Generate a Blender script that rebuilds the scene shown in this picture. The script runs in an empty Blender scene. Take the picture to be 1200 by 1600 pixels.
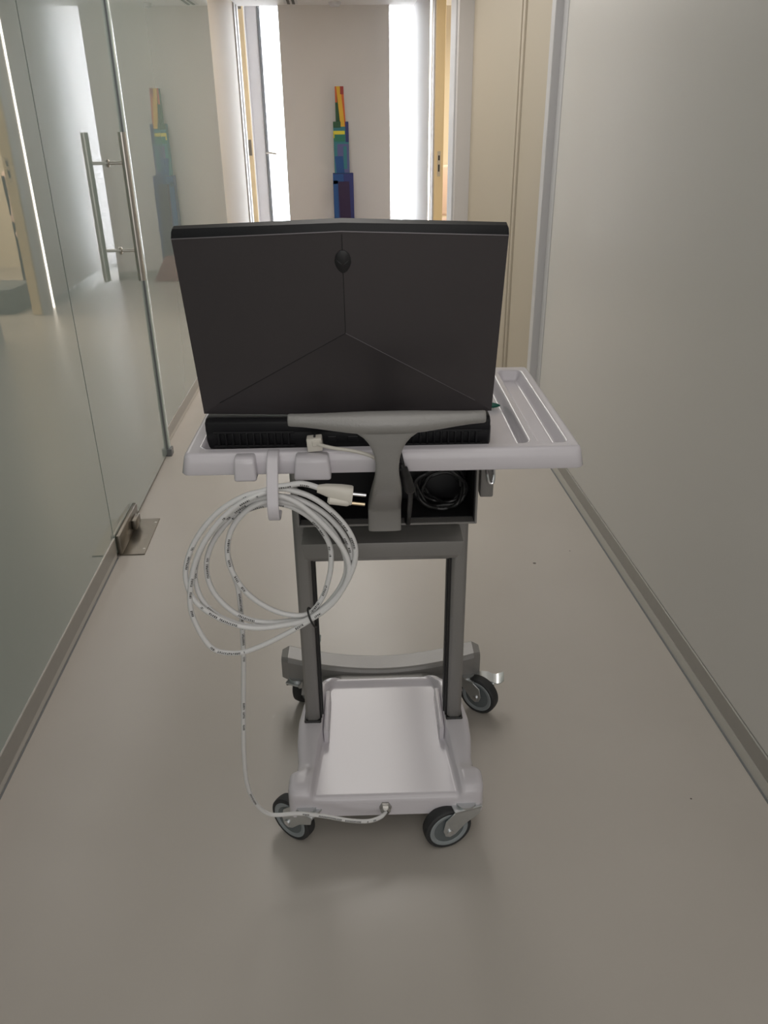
import bpy, bmesh, math, random
from mathutils import Vector, Matrix
random.seed(7)
S = bpy.context.scene
COL = S.collection

# ------------------------------------------------------------ camera, world, lights, exposure
H = 1.35
F_PX = 1232.4
cam_d = bpy.data.cameras.new('camera')
cam = bpy.data.objects.new('camera', cam_d)
COL.objects.link(cam)
cam_d.sensor_fit = 'VERTICAL'
cam_d.sensor_height = 36.0
cam_d.lens = F_PX * 36.0 / 1600.0
cam_d.clip_start = 0.02
_m = Matrix(((0.998026, 0.036704, -0.050966), (-0.061894, 0.436901, -0.897378), (-0.010670, 0.898760, 0.438310)))
cam.matrix_world = Matrix.Translation((0, 0, H)) @ _m.to_4x4()
S.camera = cam

S.view_settings.view_transform = 'Standard'
S.view_settings.look = 'None'
S.view_settings.gamma = 1.0
S.view_settings.use_curve_mapping = False
S.view_settings.exposure = 0.0

w = bpy.data.worlds.new('sky')
S.world = w
w.use_nodes = True
w.node_tree.nodes['Background'].inputs[0].default_value = (0.93, 0.96, 1.0, 1)
w.node_tree.nodes['Background'].inputs[1].default_value = 5.0

def area(name, loc, rot, sx, sy, power, color=(1, 1, 1), portal=False):
    d = bpy.data.lights.new(name, 'AREA')
    d.shape = 'RECTANGLE'; d.size = sx; d.size_y = sy
    d.energy = power; d.color = color
    if portal:
        d.cycles.is_portal = True
    o = bpy.data.objects.new(name, d)
    o.location = loc; o.rotation_euler = rot
    COL.objects.link(o)
    return o

R90 = math.pi / 2
area('window_daylight', (0.07, 9.62, 1.23), (-R90, 0, 0), 1.46, 2.4, 62, (0.92, 0.94, 1.0))
area('side_room_lamp', (1.9, 7.3, 2.25), (0, 0, 0), 1.2, 1.6, 62, (1.0, 0.87, 0.66))
area('left_room_lamp', (-1.9, 8.5, 2.25), (0, 0, 0), 1.2, 1.2, 8, (1.0, 0.93, 0.86))
area('corridor_fill_near', (0.05, -0.7, 2.32), (0, 0, 0), 1.2, 3.4, 14, (1.0, 0.97, 0.945))  # unseen soft fill added under the ceiling near the camera, no fixture
area('rear_fill', (0.06, -2.95, 1.35), (R90, 0, 0), 1.5, 1.9, 16, (1.0, 0.98, 0.965))  # fill light added before the blank rear wall; no window stands there
area('corridor_lamp_far', (0.02, 4.7, 2.32), (0, 0, 0), 0.6, 4.2, 37, (1.0, 0.96, 0.915))

# ------------------------------------------------------------ materials
MATS = {}
def mat(name, color, rough=0.5, metal=0.0, spec=0.5, noise=None, emit=None, estr=0.0, bump=None, coat=0.0, trans=0.0, ior=1.5):
    if name in MATS:
        return MATS[name]
    m = bpy.data.materials.new(name)
    m.use_nodes = True
    nt = m.node_tree; n = nt.nodes; L = nt.links
    b = n['Principled BSDF']
    b.inputs['Base Color'].default_value = (*color, 1)
    b.inputs['Roughness'].default_value = rough
    b.inputs['Metallic'].default_value = metal
    b.inputs['Specular IOR Level'].default_value = spec
    b.inputs['IOR'].default_value = ior
    b.inputs['Coat Weight'].default_value = coat
    b.inputs['Coat Roughness'].default_value = 0.0
    b.inputs['Transmission Weight'].default_value = trans
    if emit:
        b.inputs['Emission Color'].default_value = (*emit, 1)
        b.inputs['Emission Strength'].default_value = estr
    tc = n.new('ShaderNodeTexCoord')
    if noise:
        sc, amt = noise
        t = n.new('ShaderNodeTexNoise'); t.inputs['Scale'].default_value = sc; t.inputs['Detail'].default_value = 4
        L.new(tc.outputs['Object'], t.inputs['Vector'])
        mr = n.new('ShaderNodeMapRange')
        mr.inputs['To Min'].default_value = 1 - amt; mr.inputs['To Max'].default_value = 1 + amt
        L.new(t.outputs['Fac'], mr.inputs['Value'])
        mx = n.new('ShaderNodeVectorMath'); mx.operation = 'SCALE'
        mx.inputs[0].default_value = color
        L.new(mr.outputs['Result'], mx.inputs['Scale'])
        L.new(mx.outputs['Vector'], b.inputs['Base Color'])
    if bump:
        sc, st = bump
        t = n.new('ShaderNodeTexNoise'); t.inputs['Scale'].default_value = sc; t.inputs['Detail'].default_value = 3
        L.new(tc.outputs['Object'], t.inputs['Vector'])
        bp = n.new('ShaderNodeBump'); bp.inputs['Strength'].default_value = st; bp.inputs['Distance'].default_value = 0.002
        L.new(t.outputs['Fac'], bp.inputs['Height'])
        L.new(bp.outputs['Normal'], b.inputs['Normal'])
    MATS[name] = m
    return m

M_wall = mat('cream_wall_paint', (0.52, 0.455, 0.365), 0.6, noise=(1.5, 0.02), bump=(300, 0.03))
M_laminate = mat('grey_white_laminate', (0.655, 0.632, 0.605), 0.33, noise=(1.2, 0.02), bump=(220, 0.02))
M_white_wall = mat('white_wall_paint', (0.64, 0.615, 0.61), 0.55, noise=(1.0, 0.015), bump=(300, 0.03))
M_lacquer = mat('white_lacquer_trim', (0.60, 0.59, 0.60), 0.35)
M_end = mat('pale_panel_paint', (0.74, 0.70, 0.67), 0.6, noise=(1.0, 0.015), bump=(300, 0.03))
M_ceiling = mat('ceiling_paint', (0.78, 0.76, 0.74), 0.7, bump=(200, 0.03))
M_room = mat('side_room_paint', (0.80, 0.73, 0.60), 0.6)
M_tan = mat('tan_veneer', (0.74, 0.59, 0.36), 0.45, noise=(6, 0.05))
M_alu = mat('brushed_aluminium', (0.42, 0.41, 0.39), 0.42, 0.75, noise=(30, 0.05))
M_alu_light = mat('light_plinth_lip', (0.60, 0.58, 0.54), 0.4, 0.2)
M_steel = mat('stainless_steel', (0.55, 0.52, 0.48), 0.28, 1.0)
M_dsteel = mat('dark_patinated_steel', (0.22, 0.20, 0.17), 0.32, 0.9, noise=(25, 0.15))
M_chrome = mat('chrome', (0.75, 0.76, 0.78), 0.15, 1.0)
M_zinc = mat('zinc_plated_steel', (0.62, 0.64, 0.65), 0.33, 0.9, noise=(60, 0.06))
M_black = mat('black_plastic', (0.012, 0.012, 0.013), 0.45)
M_rubber = mat('dark_rubber', (0.030, 0.031, 0.033), 0.6)
M_wheel = mat('grey_wheel_plastic', (0.13, 0.15, 0.158), 0.42)
M_rim = mat('pale_wheel_rim', (0.28, 0.31, 0.325), 0.42)
M_grey = mat('grey_powder_coat', (0.27, 0.262, 0.255), 0.38, 0.15, bump=(450, 0.12), noise=(15, 0.03))
M_greyhandle = mat('grey_handle_coat', (0.31, 0.302, 0.293), 0.33, 0.1, bump=(420, 0.22), noise=(15, 0.03))
M_boxliner = mat('dark_box_lining', (0.016, 0.016, 0.018), 0.6)
M_white = mat('white_moulded_plastic', (0.675, 0.645, 0.685), 0.2, spec=0.5, noise=(4, 0.01))
M_ivory = mat('ivory_plastic', (0.74, 0.70, 0.63), 0.35)
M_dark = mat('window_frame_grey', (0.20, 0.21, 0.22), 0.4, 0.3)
M_brass = mat('pale_brass', (0.75, 0.62, 0.42), 0.3, 1.0)
M_lid = mat('gunmetal_lid', (0.062, 0.055, 0.059), 0.38, 0.35, noise=(9, 0.04), bump=(900, 0.03))
M_edge = mat('lid_seam', (0.16, 0.15, 0.16), 0.35, 0.5)
M_lap = mat('laptop_black', (0.007, 0.007, 0.009), 0.5, spec=0.35)
M_emblem = mat('emblem_black', (0.008, 0.008, 0.010), 0.4)
M_screen = mat('screen_glass', (0.01, 0.01, 0.012), 0.1)
M_green = mat('green_plastic', (0.0, 0.11, 0.075), 0.35)
M_pink = mat('pink_fabric', (0.74, 0.58, 0.52), 0.8, bump=(300, 0.2))
M_boxgrey = mat('slate_card', (0.16, 0.18, 0.20), 0.6)
M_led = mat('led_diffuser', (0.9, 0.88, 0.84), 0.5, emit=(1.0, 0.90, 0.76), estr=6.0)
M_clear = mat('clear_glass', (0.95, 0.97, 0.97), 0.0, trans=1.0, ior=1.45)
M_edgeglass = mat('door_edge_seal', (0.55, 0.62, 0.58), 0.15)
M_frost = mat('frosted_green_glass', (0.315, 0.375, 0.348), 0.0, spec=0.5, ior=1.52, coat=0.8)

def floor_material():
    m = bpy.data.materials.new('poured_resin_floor')
    m.use_nodes = True
    nt = m.node_tree; n = nt.nodes; L = nt.links
    b = n['Principled BSDF']
    tc = n.new('ShaderNodeTexCoord')
    t1 = n.new('ShaderNodeTexNoise'); t1.inputs['Scale'].default_value = 2.2; t1.inputs['Detail'].default_value = 5
    L.new(tc.outputs['Object'], t1.inputs['Vector'])
    cr = n.new('ShaderNodeValToRGB')
    cr.color_ramp.elements[0].position = 0.3; cr.color_ramp.elements[0].color = (0.490, 0.452, 0.412, 1)
    cr.color_ramp.elements[1].position = 0.7; cr.color_ramp.elements[1].color = (0.520, 0.481, 0.440, 1)
    L.new(t1.outputs['Fac'], cr.inputs['Fac'])
    # a few dark specks trodden into the resin
    prev = None
    for (px, py), r in (((0.647, 2.3205), 0.0055), ((0.748, 1.254), 0.0022), ((0.791, 2.396), 0.0025)):
        d = n.new('ShaderNodeVectorMath'); d.operation = 'DISTANCE'
        L.new(tc.outputs['Object'], d.inputs[0]); d.inputs[1].default_value = (px, py, 0)
        lt = n.new('ShaderNodeMath'); lt.operation = 'LESS_THAN'; lt.inputs[1].default_value = r
        L.new(d.outputs['Value'], lt.inputs[0])
        if prev is not None:
            ad = n.new('ShaderNodeMath'); ad.operation = 'MAXIMUM'
            L.new(prev.outputs[0], ad.inputs[0]); L.new(lt.outputs[0], ad.inputs[1]); prev = ad
        else: prev = lt
    lt = prev
    mx = n.new('ShaderNodeMix'); mx.data_type = 'RGBA'
    L.new(lt.outputs['Value'], mx.inputs['Factor'])
    L.new(cr.outputs['Color'], mx.inputs['A'])
    mx.inputs['B'].default_value = (0.10, 0.085, 0.07, 1)
    L.new(mx.outputs['Result'], b.inputs['Base Color'])
    t2 = n.new('ShaderNodeTexNoise'); t2.inputs['Scale'].default_value = 5; t2.inputs['Detail'].default_value = 3
    L.new(tc.outputs['Object'], t2.inputs['Vector'])
    mr = n.new('ShaderNodeMapRange'); mr.inputs['To Min'].default_value = 0.26; mr.inputs['To Max'].default_value = 0.36
    L.new(t2.outputs['Fac'], mr.inputs['Value'])
    L.new(mr.outputs['Result'], b.inputs['Roughness'])
    b.inputs['Specular IOR Level'].default_value = 0.45
    return m
M_floor = floor_material()

def cord_material():
    # white PVC flex with rows of small black print along one side; UV.x is metres along, UV.y turns around
    m = bpy.data.materials.new('printed_white_flex')
    m.use_nodes = True
    nt = m.node_tree; n = nt.nodes; L = nt.links
    b = n['Principled BSDF']; b.inputs['Roughness'].default_value = 0.35
    uv = n.new('ShaderNodeUVMap'); uv.uv_map = 'UVMap'
    sep = n.new('ShaderNodeSeparateXYZ'); L.new(uv.outputs['UV'], sep.inputs[0])
    def math_(op, a, bb=None):
        k = n.new('ShaderNodeMath'); k.operation = op
        for i, s in enumerate((a, bb)):
            if s is None: continue
            if isinstance(s, (int, float)): k.inputs[i].default_value = s
            else: L.new(s, k.inputs[i])
        return k.outputs[0]
    def noise1(scale, off):
        cmb = n.new('ShaderNodeCombineXYZ')
        L.new(math_('MULTIPLY', sep.outputs['X'], scale), cmb.inputs['X'])
        cmb.inputs['Y'].default_value = off
        t = n.new('ShaderNodeTexNoise'); t.inputs['Scale'].default_value = 1; t.inputs['Detail'].default_value = 0
        L.new(cmb.outputs[0], t.inputs['Vector'])
        return t.outputs['Fac']
    # glyphs: two-dimensional blotches in a narrow band
    cmb = n.new('ShaderNodeCombineXYZ')
    L.new(math_('MULTIPLY', sep.outputs['X'], 900), cmb.inputs['X'])
    L.new(math_('MULTIPLY', sep.outputs['Y'], 18), cmb.inputs['Y'])
    t = n.new('ShaderNodeTexNoise'); t.inputs['Scale'].default_value = 1; t.inputs['Detail'].default_value = 1
    L.new(cmb.outputs[0], t.inputs['Vector'])
    glyph = math_('GREATER_THAN', t.outputs['Fac'], 0.42)
    letter = math_('LESS_THAN', math_('FRACT', math_('MULTIPLY', sep.outputs['X'], 330)), 0.74)
    word = math_('GREATER_THAN', noise1(70, 3.3), 0.43)
    grp = math_('GREATER_THAN', noise1(9, 8.1), 0.53)
    band = math_('LESS_THAN', math_('ABSOLUTE', math_('SUBTRACT', sep.outputs['Y'], 0.56)), 0.07)
    fac = math_('MULTIPLY', math_('MULTIPLY', glyph, letter), math_('MULTIPLY', math_('MULTIPLY', word, grp), band))
    mx = n.new('ShaderNodeMix'); mx.data_type = 'RGBA'
    L.new(fac, mx.inputs['Factor'])
    mx.inputs['A'].default_value = (0.74, 0.735, 0.735, 1)
    mx.inputs['B'].default_value = (0.02, 0.02, 0.02, 1)
    L.new(mx.outputs['Result'], b.inputs['Base Color'])
    return m
M_cord = cord_material()

# ------------------------------------------------------------ mesh helpers
def finish(name, bm, m, parent=None, sharp=35, loc=None):
    bm.normal_update()
    for f in bm.faces: f.smooth = True
    for e in bm.edges:
        if len(e.link_faces) == 2:
            e.smooth = e.calc_face_angle(3.2) < math.radians(sharp)
    me = bpy.data.meshes.new(name)
    bm.to_mesh(me); bm.free()
    mats = m if isinstance(m, (list, tuple)) else [m]
    for k in mats: me.materials.append(k)
    o = bpy.data.objects.new(name, me)
    COL.objects.link(o)
    if parent: o.parent = parent
    if loc: o.location = loc
    return o

def join(bm, other, M=None, mi=None):
    if M is not None: bmesh.ops.transform(other, matrix=M, verts=other.verts)
    if mi is not None:
        for f in other.faces: f.material_index = mi
    me = bpy.data.meshes.new('tmp'); other.to_mesh(me); other.free()
    bm.from_mesh(me); bpy.data.meshes.remove(me)
    return bm

def box(x0, x1, y0, y1, z0, z1, bev=0.0, seg=2):
    bm = bmesh.new()
    bmesh.ops.create_cube(bm, size=1)
    for v in bm.verts:
        v.co = Vector(((x0 + x1) / 2 + v.co.x * (x1 - x0), (y0 + y1) / 2 + v.co.y * (y1 - y0), (z0 + z1) / 2 + v.co.z * (z1 - z0)))
    if bev > 0:
        bmesh.ops.bevel(bm, geom=list(bm.edges), offset=bev, segments=seg, profile=0.5, affect='EDGES')
    return bm

def prism(pts, d0, d1, axis='y', bev=0.0, seg=2):
    """closed polygon pts (a,b) extruded along axis"""
    bm = bmesh.new()
    def P(a, b, d):
        return {'y': (a, d, b), 'x': (d, a, b), 'z': (a, b, d)}[axis]
    lo = [bm.verts.new(P(a, b, d0)) for a, b in pts]
    hi = [bm.verts.new(P(a, b, d1)) for a, b in pts]
    n = len(pts)
    bm.faces.new(lo); bm.faces.new(hi[::-1])
    for i in range(n):
        bm.faces.new((lo[(i + 1) % n], lo[i], hi[i], hi[(i + 1) % n]))
    bmesh.ops.recalc_face_normals(bm, faces=bm.faces)
    if bev > 0:
        bmesh.ops.bevel(bm, geom=list(bm.edges), offset=bev, segments=seg, profile=0.5, affect='EDGES')
    return bm

def loft(rings, cap=True, closed=True):
    bm = bmesh.new()
    V = [[bm.verts.new(p) for p in r] for r in rings]
    n = len(rings[0])
    for a, b in zip(V, V[1:]):
        for i in range(n if closed else n - 1):
            j = (i + 1) % n
            bm.faces.new((a[i], a[j], b[j], b[i]))
    if cap:
        bm.faces.new(V[0][::-1]); bm.faces.new(V[-1])
    bmesh.ops.recalc_face_normals(bm, faces=bm.faces)
    return bm

def catmull(pts, n=6):
    P = [Vector(p) for p in pts]
    P = [P[0] * 2 - P[1]] + P + [P[-1] * 2 - P[-2]]
    out = []
    for i in range(1, len(P) - 2):
        a, b, c, d = P[i - 1:i + 3]
        for k in range(n):
            t = k / n
            out.append(0.5 * ((2 * b) + (c - a) * t + (2 * a - 5 * b + 4 * c - d) * t * t + (3 * b - a - 3 * c + d) * t ** 3))
    out.append(P[-2])
    return out

def tube(pts, r, seg=10, ref=(0, -1, 0), uv=False, n=6, smooth=True, rads=None):
    path = catmull(pts, n) if smooth else [Vector(p) for p in pts]
    bm = bmesh.new()
    lay = bm.loops.layers.uv.new('UVMap') if uv else None
    ref = Vector(ref)
    rings = []; dist = [0.0]
    for i, p in enumerate(path):
        t = (path[min(i + 1, len(path) - 1)] - path[max(i - 1, 0)]).normalized()
        s = t.cross(ref)
        if s.length < 1e-3: s = t.cross(Vector((1, 0.2, 0.1)))
        s.normalize(); u = s.cross(t)
        rr = r if rads is None else rads[min(len(rads) - 1, int(round(i / (len(path) - 1) * (len(rads) - 1))))]
        rings.append([bm.verts.new(p + (u * -math.cos(2 * math.pi * k / seg) + s * math.sin(2 * math.pi * k / seg)) * rr) for k in range(seg)])
        if i: dist.append(dist[-1] + (p - path[i - 1]).length)
    for i in range(len(rings) - 1):
        for k in range(seg):
            j = (k + 1) % seg
            f = bm.faces.new((rings[i][k], rings[i][j], rings[i + 1][j], rings[i + 1][k]))
            if uv:
                for lp, (a, b) in zip(f.loops, ((dist[i], k / seg), (dist[i], (k + 1) / seg), (dist[i + 1], (k + 1) / seg), (dist[i + 1], k / seg))):
                    lp[lay].uv = (a, b)
    bm.faces.new(rings[0][::-1]); bm.faces.new(rings[-1])
    bmesh.ops.recalc_face_normals(bm, faces=bm.faces)
    return bm

def lathe(prof, seg=28, axis=Vector((0, 0, 1)), center=Vector((0, 0, 0)), close=True):
    """profile (r, h) turned round axis"""
    axis = Vector(axis).normalized()
    a = axis.cross(Vector((0, 0, 1)))
    if a.length < 1e-3: a = Vector((1, 0, 0))
    a.normalize(); b = axis.cross(a)
    rings = [[Vector(center) + axis * h + (a * math.cos(2 * math.pi * k / seg) + b * math.sin(2 * math.pi * k / seg)) * max(r, 1e-4) for k in range(seg)] for r, h in prof]
    return loft(rings, cap=close)

def empty(name, loc=(0, 0, 0), rotz=0, parent=None):
    o = bpy.data.objects.new(name, None)
    o.empty_display_size = 0.05
    o.location = loc; o.rotation_euler = (0, 0, rotz)
    COL.objects.link(o)
    if parent: o.parent = parent
    return o

def tag(o, label=None, cat=None, group=None, kind=None):
    if label: o['label'] = label
    if cat: o['category'] = cat
    if group: o['group'] = group
    if kind: o['kind'] = kind
    return o

def struct(name, bm, m, label, cat):
    return tag(finish(name, bm, m), label, cat, kind='structure')

# ------------------------------------------------------------ the corridor
Y0, YS, YE = -3.0, 5.5, 9.3
ZC, ZP = 2.34, 2.50
struct('floor', box(-3.2, 3.2, Y0, 9.75, -0.12, 0.0), M_floor, 'glossy beige poured resin floor of the corridor', 'floor')
cl = struct('ceiling', box(-3.2, 3.2, Y0, 8.40, ZC, ZC + 0.2), M_ceiling, 'plain off white corridor ceiling', 'ceiling')
finish('window_recess', box(-3.2, 3.2, 8.40, 9.75, ZP, ZP + 0.1), M_ceiling, cl)

# right side: proud laminate panel, frame strip, cream door bay, step, far wall with the lit doorway
wr = empty('wall_right', (0.92, 0, 0))
tag(wr, 'right corridor wall of grey white panels and cream bays', 'wall', kind='structure')
def wpart(name, bm, m, parent=wr):
    bmesh.ops.translate(bm, verts=bm.verts, vec=-parent.location)
    return finish(name, bm, m, parent)
wpart('panel', box(0.92, 0.96, Y0, 3.462, 0.085, ZC - 0.002, 0.0015, 1), M_laminate)
wpart('backing', box(0.945, 0.98, Y0, 3.50, 0.0, ZC), M_dark)
wpart('frame_strip', box(0.888, 0.98, 3.540, 3.60, 0.0, ZC, 0.002, 1), M_lacquer)
wpart('frame_strip', box(0.92, 0.98, 3.470, 3.541, 0.0, ZC, 0.001, 1), M_lacquer)
wpart('plaster', box(0.89, 0.98, 4.17, 5.5, 0.0, ZC), M_wall)
wpart('plaster', box(0.80, 0.93, 5.5, 5.80, 0.0, ZC), M_white_wall)
wpart('plaster', box(0.80, 0.870, 6.70, 9.75, 0.0, ZP), M_white_wall)
wpart('lintel', box(0.80, 0.93, 5.80, 6.70, 2.30, ZC), M_white_wall)

d4 = empty('door_4', (0.90, 3.83, 0))
tag(d4, 'cream flush door in the right wall beside the grey white panel', 'door', kind='structure')
wpart('door_leaf', box(0.893, 0.94, 3.604, 4.062, 0.006, ZC - 0.004, 0.001, 1), M_wall, d4)
wpart('door_trim', box(0.884, 0.95, 4.066, 4.098, 0.0, ZC - 0.001, 0.003, 2), M_wall, d4)
wpart('door_trim', box(0.889, 0.95, 4.104, 4.132, 0.0, ZC - 0.001, 0.003, 2), M_wall, d4)
wpart('door_trim', box(0.884, 0.95, 4.138, 4.168, 0.0, ZC - 0.001, 0.003, 2), M_wall, d4)

d2 = empty('door_2', (0.86, 6.25, 0))
tag(d2, 'open doorway with tan veneer jamb and warm lit room beyond, far right', 'door', kind='structure')
wpart('jamb', box(0.802, 0.872, 6.665, 6.698, 0.0, 2.30, 0.002, 1), M_tan, d2)
wpart('jamb', box(0.802, 0.93, 5.802, 5.822, 0.0, 2.30, 0.002, 1), M_lacquer, d2)
wpart('head_jamb', box(0.802, 0.93, 5.822, 6.665, 2.28, 2.30, 0.002, 1), M_tan, d2)
wpart('architrave', box(0.792, 0.80, 6.70, 6.80, 0.0, 2.32, 0.002, 1), M_lacquer, d2)
wpart('architrave', box(0.790, 0.80, 5.58, 5.80, 0.0, 2.32, 0.002, 1), M_lacquer, d2)
sp = wpart('strike_plate', box(0.826, 0.850, 6.662, 6.665, 1.00, 1.18, 0.001, 1), M_steel, d2)
for z0, z1 in ((1.115, 1.15), (1.035, 1.085)):
    f = finish('latch_hole', box(-0.006, 0.006, -0.0035, 0.0005, z0 - 1.09, z1 - 1.09), M_black, sp)
    f.location = (0.838 - 0.86, 6.6635 - 6.25, 1.09)
led = wpart('light_strip', box(0.791, 0.80, 6.95, 6.972, 0.002, ZC - 0.002), M_led, d2)
led['label'] = 'glowing warm white vertical light strip'

# the lit side room behind the doorway
wroom = empty('wall_side_room', (1.1, 6, 0))
tag(wroom, 'cream walls of the warm lit side room behind the open doorway', 'wall', kind='structure')
wpart('plaster', box(3.0, 3.1, 4.0, 9.75, 0.0, ZP), M_room, wroom)
wpart('plaster', box(1.10, 3.0, 9.30, 9.4, 0.0, ZP), M_room, wroom)
wpart('plaster', box(1.10, 3.0, 4.9, 5.0, 0.0, ZC), M_room, wroom)

# left side: frosted glass partition, then plastered wall and a doorway
GX = -0.80
PANE_TILT = 0.019
w1 = empty('window_1', (GX, 0, 0))
tag(w1, 'near fixed frosted green glass pane of the left partition', 'glass pane', kind='structure')
wpart('glass_pane', box(GX - 0.012, GX, Y0, 2.470, 0.02, ZC - 0.01), M_frost, w1)
w2 = empty('window_2', (GX, 4.84, 0))
tag(w2, 'far fixed frosted glass pane beyond the glass door, reflecting the totem', 'glass pane', kind='structure')
wpart('glass_pane', box(GX - 0.012, GX, 3.482, 6.195, 0.02, ZC - 0.01), M_frost, w2)
w2.rotation_euler = (0, 0, -PANE_TILT)   # this pane stands slightly out of line with the others
d1 = empty('door_1', (GX, 2.62, 0))
tag(d1, 'frameless frosted glass door with a long steel pull bar in the left partition', 'door', kind='structure')
wpart('glass_leaf', box(GX - 0.012, GX, 2.476, 3.455, 0.012, ZC - 0.012, 0.001, 1), M_frost, d1)
es = wpart('edge_seal', box(GX - 0.014, GX + 0.012, 3.440, 3.472, 0.014, ZC - 0.02, 0.003, 2), M_edgeglass, d1)
es['label'] = 'pale green edge strip of the glass door'
for y in (3.434, 3.4735):
    wpart('edge_line', box(GX - 0.010, GX + 0.006, y, y + 0.005, 0.014, ZC - 0.02), M_dark, d1)
ph = wpart('pull_handle', tube([(-0.735, 3.145, 0.835), (-0.735, 3.145, 1.345)], 0.0135, 18, smooth=False), M_steel, d1)
for z in (0.945, 1.245):
    st = finish('standoff', tube([(-0.735 + 0.8, 0.525, z), (GX + 0.8, 0.525, z)], 0.006, 12, smooth=False), M_steel, ph)
    rs = finish('rosette', lathe([(0.013, 0.0), (0.013, 0.005), (0.010, 0.007)], 18, (1, 0, 0), (0.0005, 0.525, z)), M_steel, ph)
hg = wpart('patch_hinge', box(GX, GX + 0.016, 2.49, 2.765, 0.004, 0.078, 0.003, 2), M_dsteel, d1)
finish('hinge_cover', box(0.016, 0.034, 0.03, 0.10, 0.018, 0.058, 0.004, 2), M_dsteel, hg)
fp = wpart('floor_spring_plate', box(GX + 0.004, -0.708, 2.49, 2.775, 0.0, 0.004, 0.001, 1), M_dsteel, d1)
for yy in (-0.09, 0.12):
    finish('screw', lathe([(0.005, 0.0), (0.004, 0.001)], 10, (0, 0, 1), (0.082, yy, 0.004)), M_steel, fp)
gd = wpart('floor_guide', box(GX - 0.008, GX + 0.022, 3.43, 3.475, 0.0, 0.035, 0.002, 1), M_dark, d1)

wl = empty('wall_left', (GX, 7, 0))
tag(wl, 'pale plastered left wall past the glass partition, with a far doorway', 'wall', kind='structure')
wpart('plaster', box(-1.0, GX, 6.21, 8.36, 0.0, ZC), M_wall, wl)
wpart('plaster', box(-1.0, GX, 9.14, 9.75, 0.0, ZP), M_white_wall, wl)
wpart('lintel', box(-1.0, GX, 8.36, 9.14, 2.56, 2.6), M_white_wall, wl)
wpart('trim_joint', box(-0.81, GX + 0.0015, 6.203, 6.212, 0.0, ZC), M_dark, wl)
d3 = empty('door_3', (GX, 8.7, 0))
tag(d3, 'far left doorway with tan jamb and two dark strike plates', 'door', kind='structure')
wpart('jamb', box(-0.93, GX - 0.002, 9.10, 9.14, 0.0, 2.56, 0.002, 1), M_tan, d3)
wpart('architrave', box(GX, GX + 0.012, 8.10, 8.22, 0.0, 2.335, 0.003, 2), M_lacquer, d3)
wpart('architrave', box(GX, GX + 0.02, 8.24, 8.36, 0.0, 2.335, 0.003, 2), M_lacquer, d3)
for z0 in (1.10, 2.40):
    wpart('strike_plate', box(-0.846, -0.816, 9.094, 9.10, z0, z0 + 0.15, 0.001, 1), M_dsteel, d3)
wlr = empty('wall_left_room', (-1.1, 8.7, 0))
tag(wlr, 'white walls of the room behind the far left doorway', 'wall', kind='structure')
wpart('plaster', box(-3.0, -2.9, 7.4, 9.75, 0.0, ZP), M_white_wall, wlr)
wpart('plaster', box(-2.9, -1.0, 9.5, 9.6, 0.0, ZP), M_white_wall, wlr)
wpart('plaster', box(-2.9, -1.0, 7.4, 7.5, 0.0, ZP), M_white_wall, wlr)

# end of the corridor: freestanding panel in front of a full-height window
struct('wall_end', box(-0.425, 0.575, 8.35, 8.45, 0.0, ZC), M_end, 'plain pale end panel with bright window slots on both sides', 'wall')
w3 = empty('window_3', (0.07, 9.36, 0))
tag(w3, 'bright full height window behind the end panel', 'window', kind='structure')
wpart('frame', box(-0.80, -0.685, 9.30, 9.42, 0.0, ZP, 0.003, 1), M_lacquer, w3)
sash = wpart('sash', box(-0.684, -0.655, 9.285, 9.40, 0.03, ZP - 0.03, 0.003, 1), M_dark, w3)
lv = finish('lever_handle', tube([(-0.742, -0.075, 1.115), (-0.742, -0.125, 1.118), (-0.715, -0.13, 1.122), (-0.64, -0.13, 1.108)], 0.011, 10), M_steel, sash)
wpart('frame', box(-0.655, 0.80, 9.30, 9.40, 0.0, 0.03, 0.003, 1), M_lacquer, w3)
wpart('frame', box(-0.655, 0.80, 9.30, 9.40, ZP - 0.03, ZP, 0.003, 1), M_lacquer, w3)
wpart('glass_pane', box(-0.655, 0.80, 9.345, 9.357, 0.03, ZP - 0.03), M_clear, w3)

struct('wall_rear', box(-3.2, 3.2, Y0 - 0.1, Y0, 0.0, ZC), M_white_wall, 'plain wall closing the corridor behind the camera', 'wall')
struct('wall_outer_left', box(-3.2, -3.1, Y0, 9.75, 0.0, ZP), M_white_wall, 'plain wall of the unlit room behind the frosted glass', 'wall')
struct('wall_outer_right', box(3.12, 3.2, Y0, 9.75, 0.0, ZP), M_wall, 'plain outer wall behind the right hand panels', 'wall')

# baseboards
bl = empty('baseboard_left', (GX, 0, 0))
tag(bl, 'brushed metal channel along the foot of the glass partition', 'baseboard', kind='structure')
wpart('channel', box(GX - 0.03, GX + 0.004, Y0, 2.474, 0.024, 0.080, 0.002, 1), M_alu, bl)
wpart('lip', box(GX - 0.03, GX + 0.001, Y0, 2.474, 0.003, 0.024), M_alu_light, bl)
wpart('channel', box(GX - 0.03, GX + 0.004, 3.482, 6.20, 0.024, 0.080, 0.002, 1), M_alu, w2)
wpart('lip', box(GX - 0.03, GX + 0.001, 3.482, 6.20, 0.003, 0.024), M_alu_light, w2)
br = empty('baseboard_right', (0.92, 0, 0))
tag(br, 'brushed metal skirting with a pale lower lip along the right wall', 'baseboard', kind='structure')
wpart('skirting', box(0.9155, 0.945, Y0, 3.50, 0.034, 0.085, 0.002, 1), M_alu, br)
wpart('lip', box(0.9145, 0.945, Y0, 3.50, 0.0, 0.034), M_alu_light, br)
wpart('joint_shadow', box(0.9095, 0.9145, Y0, 3.50, 0.0, 0.0015), M_dark, br)  # dark strip over the floor joint, the gap's shadow put into its colour
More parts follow.
